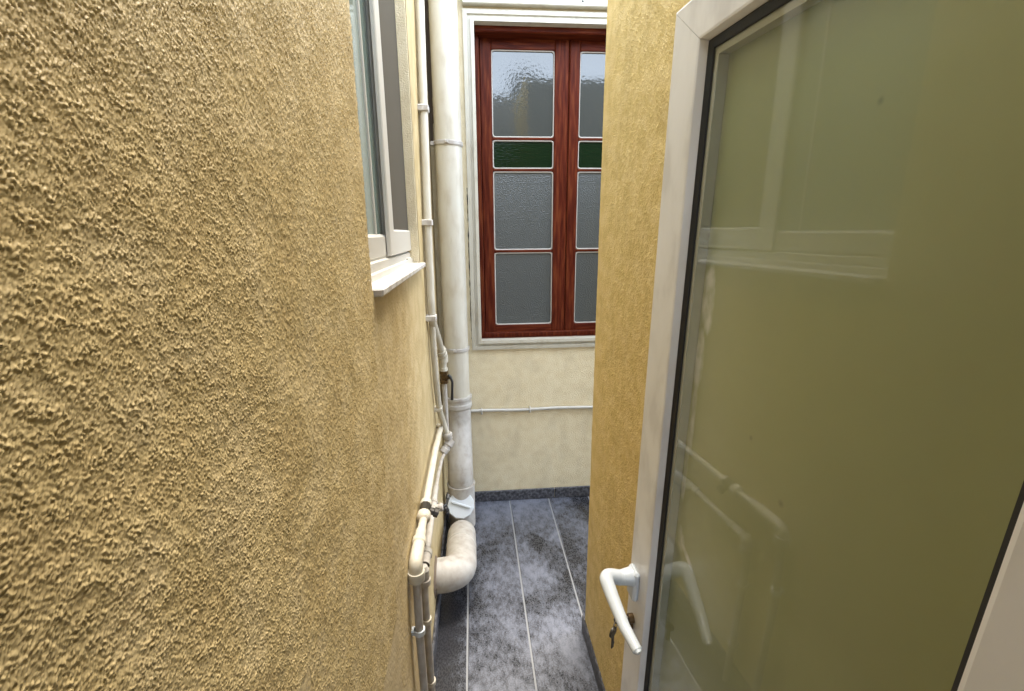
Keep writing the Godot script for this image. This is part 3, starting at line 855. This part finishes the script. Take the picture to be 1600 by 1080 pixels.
	var lw := thing("sliding_window", "white framed sliding window with a marble sill set in the left wall", "window", Vector3(LX, 1.15, -1.04))
	part("frame", ring_frame([0.69, 1.168, 1.40, 2.16], [[0.0, 0.10], [0.0, 0.020], [0.012, 0.020], [0.014, 0.026], [0.030, 0.026], [0.032, 0.034], [0.038, 0.034], [0.038, 0.10]], LWX), upvc, lw)
	var f1 := Acc.new()
	box(f1, Vector3(-0.184, 1.172, -1.34), Vector3(-0.1745, 1.186, -1.28), 0.001)
	part("drain_block", f1, upvc, lw)
	var si := Acc.new()
	box(si, Vector3(-0.19, 1.155, -1.390), Vector3(-0.140, 1.1685, -0.722), 0.003)
	part("sill", si, marble, lw)
	var lf1 := part("screen_frame", ring_frame([1.035, 1.204, 1.46, 2.13], [[0.0, 0.031], [0.0, 0.024], [0.002, 0.022], [0.052, 0.022], [0.056, 0.025], [0.056, 0.031]], LWX), upvc, lw)
	var p1 := Acc.new()
	box(p1, Vector3(LX - 0.029, 1.255, -1.41), Vector3(LX - 0.027, 2.08, -1.088), 0.0005)
	part("insect_screen", p1, screen_m, lf1)
	var lf2 := part("window_leaf", ring_frame([0.66, 1.204, 1.105, 2.13], [[0.0, 0.070], [0.0, 0.034], [0.002, 0.0325], [0.040, 0.0325], [0.046, 0.039], [0.046, 0.070]], LWX), upvc, lw)
	var p2 := Acc.new()
	box(p2, Vector3(LX - 0.047, 1.245, -1.064), Vector3(LX - 0.042, 2.09, -0.70), 0.0005)
	part("pane", p2, glass_dark, lf2)
	var p4 := Acc.new()
	box(p4, Vector3(LX - 0.043, 1.25, -0.978), Vector3(LX - 0.038, 2.085, -0.971), 0.001)
	part("pipe_reflection_strip", p4, upvc, lf2)  # white strip standing in for the pipe reflected in this pane
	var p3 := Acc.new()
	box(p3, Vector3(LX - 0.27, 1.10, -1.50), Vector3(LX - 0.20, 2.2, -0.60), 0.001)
	part("dark_room_backing", p3, black_plastic, lw)  # black slab standing in for the unlit room behind the glass

	# ------------------------------------------------------------ open glass door
	var du := Vector3(-0.0427277, 0.0390291, -0.9983241)
	var dn := Vector3(0.9990854, 0.0, -0.0427603)
	var dy := Vector3(0.0016689, 0.9992381, 0.0389934)
	var DX := Transform3D(Basis(du, dy, dn), Vector3(0.293387, -0.020152, -0.1978236))
	var door := thing("glass_door", "open white framed door with an olive satin glass pane at the right", "door", DX * Vector3(0.0, 0.03, 0.02))
	var rect := [-0.030, 0.055, 0.530, 1.530]
	# the rails are narrower than the stiles
	var DY := DX * Transform3D(Basis.from_scale(Vector3(1, 0.725, 1)), Vector3.ZERO)
	var rect_y := [-0.030, 0.055 / 0.725, 0.530, 1.530 / 0.725]
	var dprof := [[0.0, 0.044], [0.0, 0.005], [0.0015, 0.0015], [0.005, 0.0], [0.0700, 0.0], [0.0732, 0.0010], [0.0765, 0.0110], [0.0768, 0.044]]
	for s in 4:
		var ac := Acc.new()
		bar(ac, rect_y, dprof, s, DY, 0.0003)
		part("stile" if s < 2 else "rail", ac, door_m, door)
	part("gasket", ring_frame([0.0428, 0.1110, 0.4538, 1.4740], [[0.0, 0.0140], [0.0, 0.0108], [0.002, 0.0100], [0.010, 0.0122], [0.011, 0.0140]], DX), rubber, door)
	part("spacer", ring_frame([0.0310, 0.1115, 0.4535, 1.4735], [[0.0, 0.0285], [0.0, 0.0152], [0.018, 0.0152], [0.018, 0.0285]], DX), mat(lin(0.34, 0.34, 0.26), 0.45), door)
	var pn := 768
	var pimg := PackedByteArray(); pimg.resize(pn * pn * 3)
	var na1 := noise(71, 3.0, 4); var na2 := noise(72, 14.0, 4); var na3 := noise(73, 45.0, 3)
	for a in pn:
		var y := 1.475 - 1.37 * a / pn
		for b in pn:
			var x := 0.050 + 0.40 * b / pn             # towards the latch
			var e := 0.4355 - x                         # distance from the latch-side gasket
			var c := Vector3(0.255, 0.275, 0.112)
			c *= 1.0 + 0.10 * na1.get_noise_2d(x, y)
			# wiped-off sealant beside the gasket
			var sm := 0.0
			for w in [[0.012, 1.170, 0.017, 0.040, 1.1], [0.008, 1.085, 0.011, 0.045, 1.2], [0.010, 1.0, 0.007, 0.06, 0.8], [0.035, 0.785, 0.024, 0.007, 1.2], [0.014, 0.80, 0.014, 0.020, 1.0], [0.006, 0.92, 0.006, 0.08, 0.7]]:
				var q := pow((e - w[0]) / w[2], 2.0) + pow((y - w[1] + 0.5 * (e - w[0])) / w[3], 2.0)
				sm = maxf(sm, w[4] * clampf(1.25 - q + 0.9 * na2.get_noise_2d(x * 2.0, y), 0.0, 1.0))
			sm *= 0.65 + 0.6 * na3.get_noise_2d(x, y * 0.6)
			sm += 0.22 * exp(-e / 0.006) * clampf(0.6 + na2.get_noise_2d(x, y), 0.0, 1.0)
			c = c.lerp(Vector3(0.60, 0.60, 0.54), clampf(sm, 0.0, 0.85))
			for w in [[0.24, 0.985, 0.004], [0.30, 1.03, 0.003], [0.215, 1.36, 0.003]]:
				c *= 1.0 - 0.35 * clampf(1.3 - Vector2(x - w[0], y - w[1]).length() / w[2], 0.0, 1.0)
			var cc := lin(c.x, c.y, c.z)
			var k := a * pn + b
			pimg[3 * k] = int(cc.r * 255); pimg[3 * k + 1] = int(cc.g * 255); pimg[3 * k + 2] = int(cc.b * 255)
	var satin := mat(Color.WHITE, 0.28, 0.5)
	satin.albedo_texture = ImageTexture.create_from_image(Image.create_from_data(pn, pn, false, Image.FORMAT_RGB8, pimg))
	satin.backlight = Color(0.15, 0.15, 0.12)
	var clear := mat(Color(0.92, 0.97, 0.93, 0.06), 0.02, 0.42)
	clear.transparency = BaseMaterial3D.TRANSPARENCY_ALPHA
	var g1 := Acc.new()
	g1.quad(DX * Vector3(0.050, 0.105, 0.0290), DX * Vector3(0.450, 0.105, 0.0290), DX * Vector3(0.450, 1.475, 0.0290), DX * Vector3(0.050, 1.475, 0.0290), -dn, Vector2(0, 1), Vector2(1, 1), Vector2(1, 0), Vector2(0, 0))
	box(g1, Vector3(0.050, 0.105, 0.0295), Vector3(0.450, 1.475, 0.033), 0.0005, DX)
	part("satin_pane", g1, satin, door)
	var g2 := Acc.new()
	g2.quad(DX * Vector3(0.051, 0.107, 0.0145), DX * Vector3(0.449, 0.107, 0.0145), DX * Vector3(0.449, 1.473, 0.0145), DX * Vector3(0.051, 1.473, 0.0145), -dn)
	part("clear_pane", g2, clear, door)
	# handle: rose on the latch stile, lever pointing back to the hinges
	var hx := 0.500; var hy := 0.652
	var ro := Acc.new()
	box(ro, Vector3(hx - 0.016, hy - 0.038, -0.010), Vector3(hx + 0.016, hy + 0.022, 0.001), 0.004, DX)
	var rose := part("handle_rose", ro, handle_m, door)
	var hb := Acc.new()
	lathe(hb, DX * Vector3(hx, hy + 0.006, -0.008), -dn, [[0.0, 0.0165], [0.004, 0.0160], [0.016, 0.0135], [0.024, 0.0128]], 20)
	part("handle_neck", hb, handle_m, rose)
	var lv := Acc.new()
	var lpts := fillet([DX * Vector3(hx, hy + 0.006, -0.031), DX * Vector3(hx - 0.003, hy + 0.018, -0.060), DX * Vector3(hx - 0.040, hy + 0.002, -0.056), DX * Vector3(hx - 0.080, hy - 0.013, -0.051), DX * Vector3(hx - 0.117, hy - 0.022, -0.043)], 0.032, 9)
	var lr := []
	var run := 0.0
	for k in lpts.size():
		if k > 0: run += (lpts[k] - lpts[k - 1]).length()
		lr.append(lerpf(0.0132, 0.0074, clampf(run / 0.165, 0.0, 1.0)))
	tube(lv, lpts, lr, 18)
	tube(lv, [lpts[-1], lpts[-1] + (lpts[-1] - lpts[-2]).normalized() * 0.002, lpts[-1] + (lpts[-1] - lpts[-2]).normalized() * 0.004], [0.0072, 0.0062, 0.0035], 18)
	part("handle_lever", lv, handle_m, door)
	var lx := 0.498; var ly := 0.566
	var lk := Acc.new()
	lathe(lk, DX * Vector3(lx, ly, 0.001), -dn, [[0.0, 0.0085], [0.010, 0.0085], [0.0105, 0.0]], 18)
	box(lk, Vector3(lx - 0.005, ly - 0.023, -0.009), Vector3(lx + 0.005, ly - 0.002, 0.001), 0.002, DX)
	part("lock_cylinder", lk, brass, door)
	var ky := thing("key", "small dark key standing in the lock below the white door handle", "key", DX * Vector3(lx, ly, -0.01), "keys at the door lock")
	var k1 := Acc.new()
	box(k1, Vector3(lx - 0.0012, ly - 0.004, -0.020), Vector3(lx + 0.0012, ly + 0.004, -0.009), 0.0005, DX)
	part("blade", k1, steel, ky)
	var k2 := Acc.new()
	lathe(k2, DX * Vector3(lx - 0.0015, ly, -0.027), du, [[0.0, 0.0], [0.0, 0.0095], [0.003, 0.0095], [0.003, 0.0]], 14)
	part("bow", k2, dark_steel, ky)
	var kr := thing("key_ring", "thin steel ring linking the two keys at the door lock", "key ring", DX * Vector3(lx, ly - 0.006, -0.034))
	var rp := []
	for k in 20:
		var an := TAU * k / 20
		rp.append(DX * Vector3(lx - 0.004 + 0.005 * sin(an), ly - 0.007 + 0.010 * cos(an), -0.034 + 0.006 * sin(an)))
	var k3 := Acc.new()
	tube(k3, rp, 0.0010, 6, false, true)
	part("ring", k3, steel, kr)
	var kh := thing("key", "dark-headed key hanging loose from the ring beneath the door handle", "key", DX * Vector3(lx - 0.006, ly - 0.03, -0.038), "keys at the door lock")
	var kd := du.rotated(Vector3.UP, 0.7)
	var k4 := Acc.new()
	lathe(k4, DX * Vector3(lx - 0.008, ly - 0.020, -0.038), kd, [[0.0, 0.0], [0.0, 0.0105], [0.0035, 0.0105], [0.0035, 0.0]], 14)
	part("bow", k4, dark_steel, kh)
	var KX := Transform3D(Basis(kd, Vector3.UP, kd.cross(Vector3.UP)), DX * Vector3(lx - 0.008, ly - 0.020, -0.038))
	var k5 := Acc.new()
	box(k5, Vector3(0.0005, -0.034, -0.0035), Vector3(0.0027, -0.007, 0.0035), 0.0005, KX)
	box(k5, Vector3(0.0005, -0.028, 0.0035), Vector3(0.0027, -0.024, 0.0055), 0.0003, KX)
	part("blade", k5, dark_steel, kh)
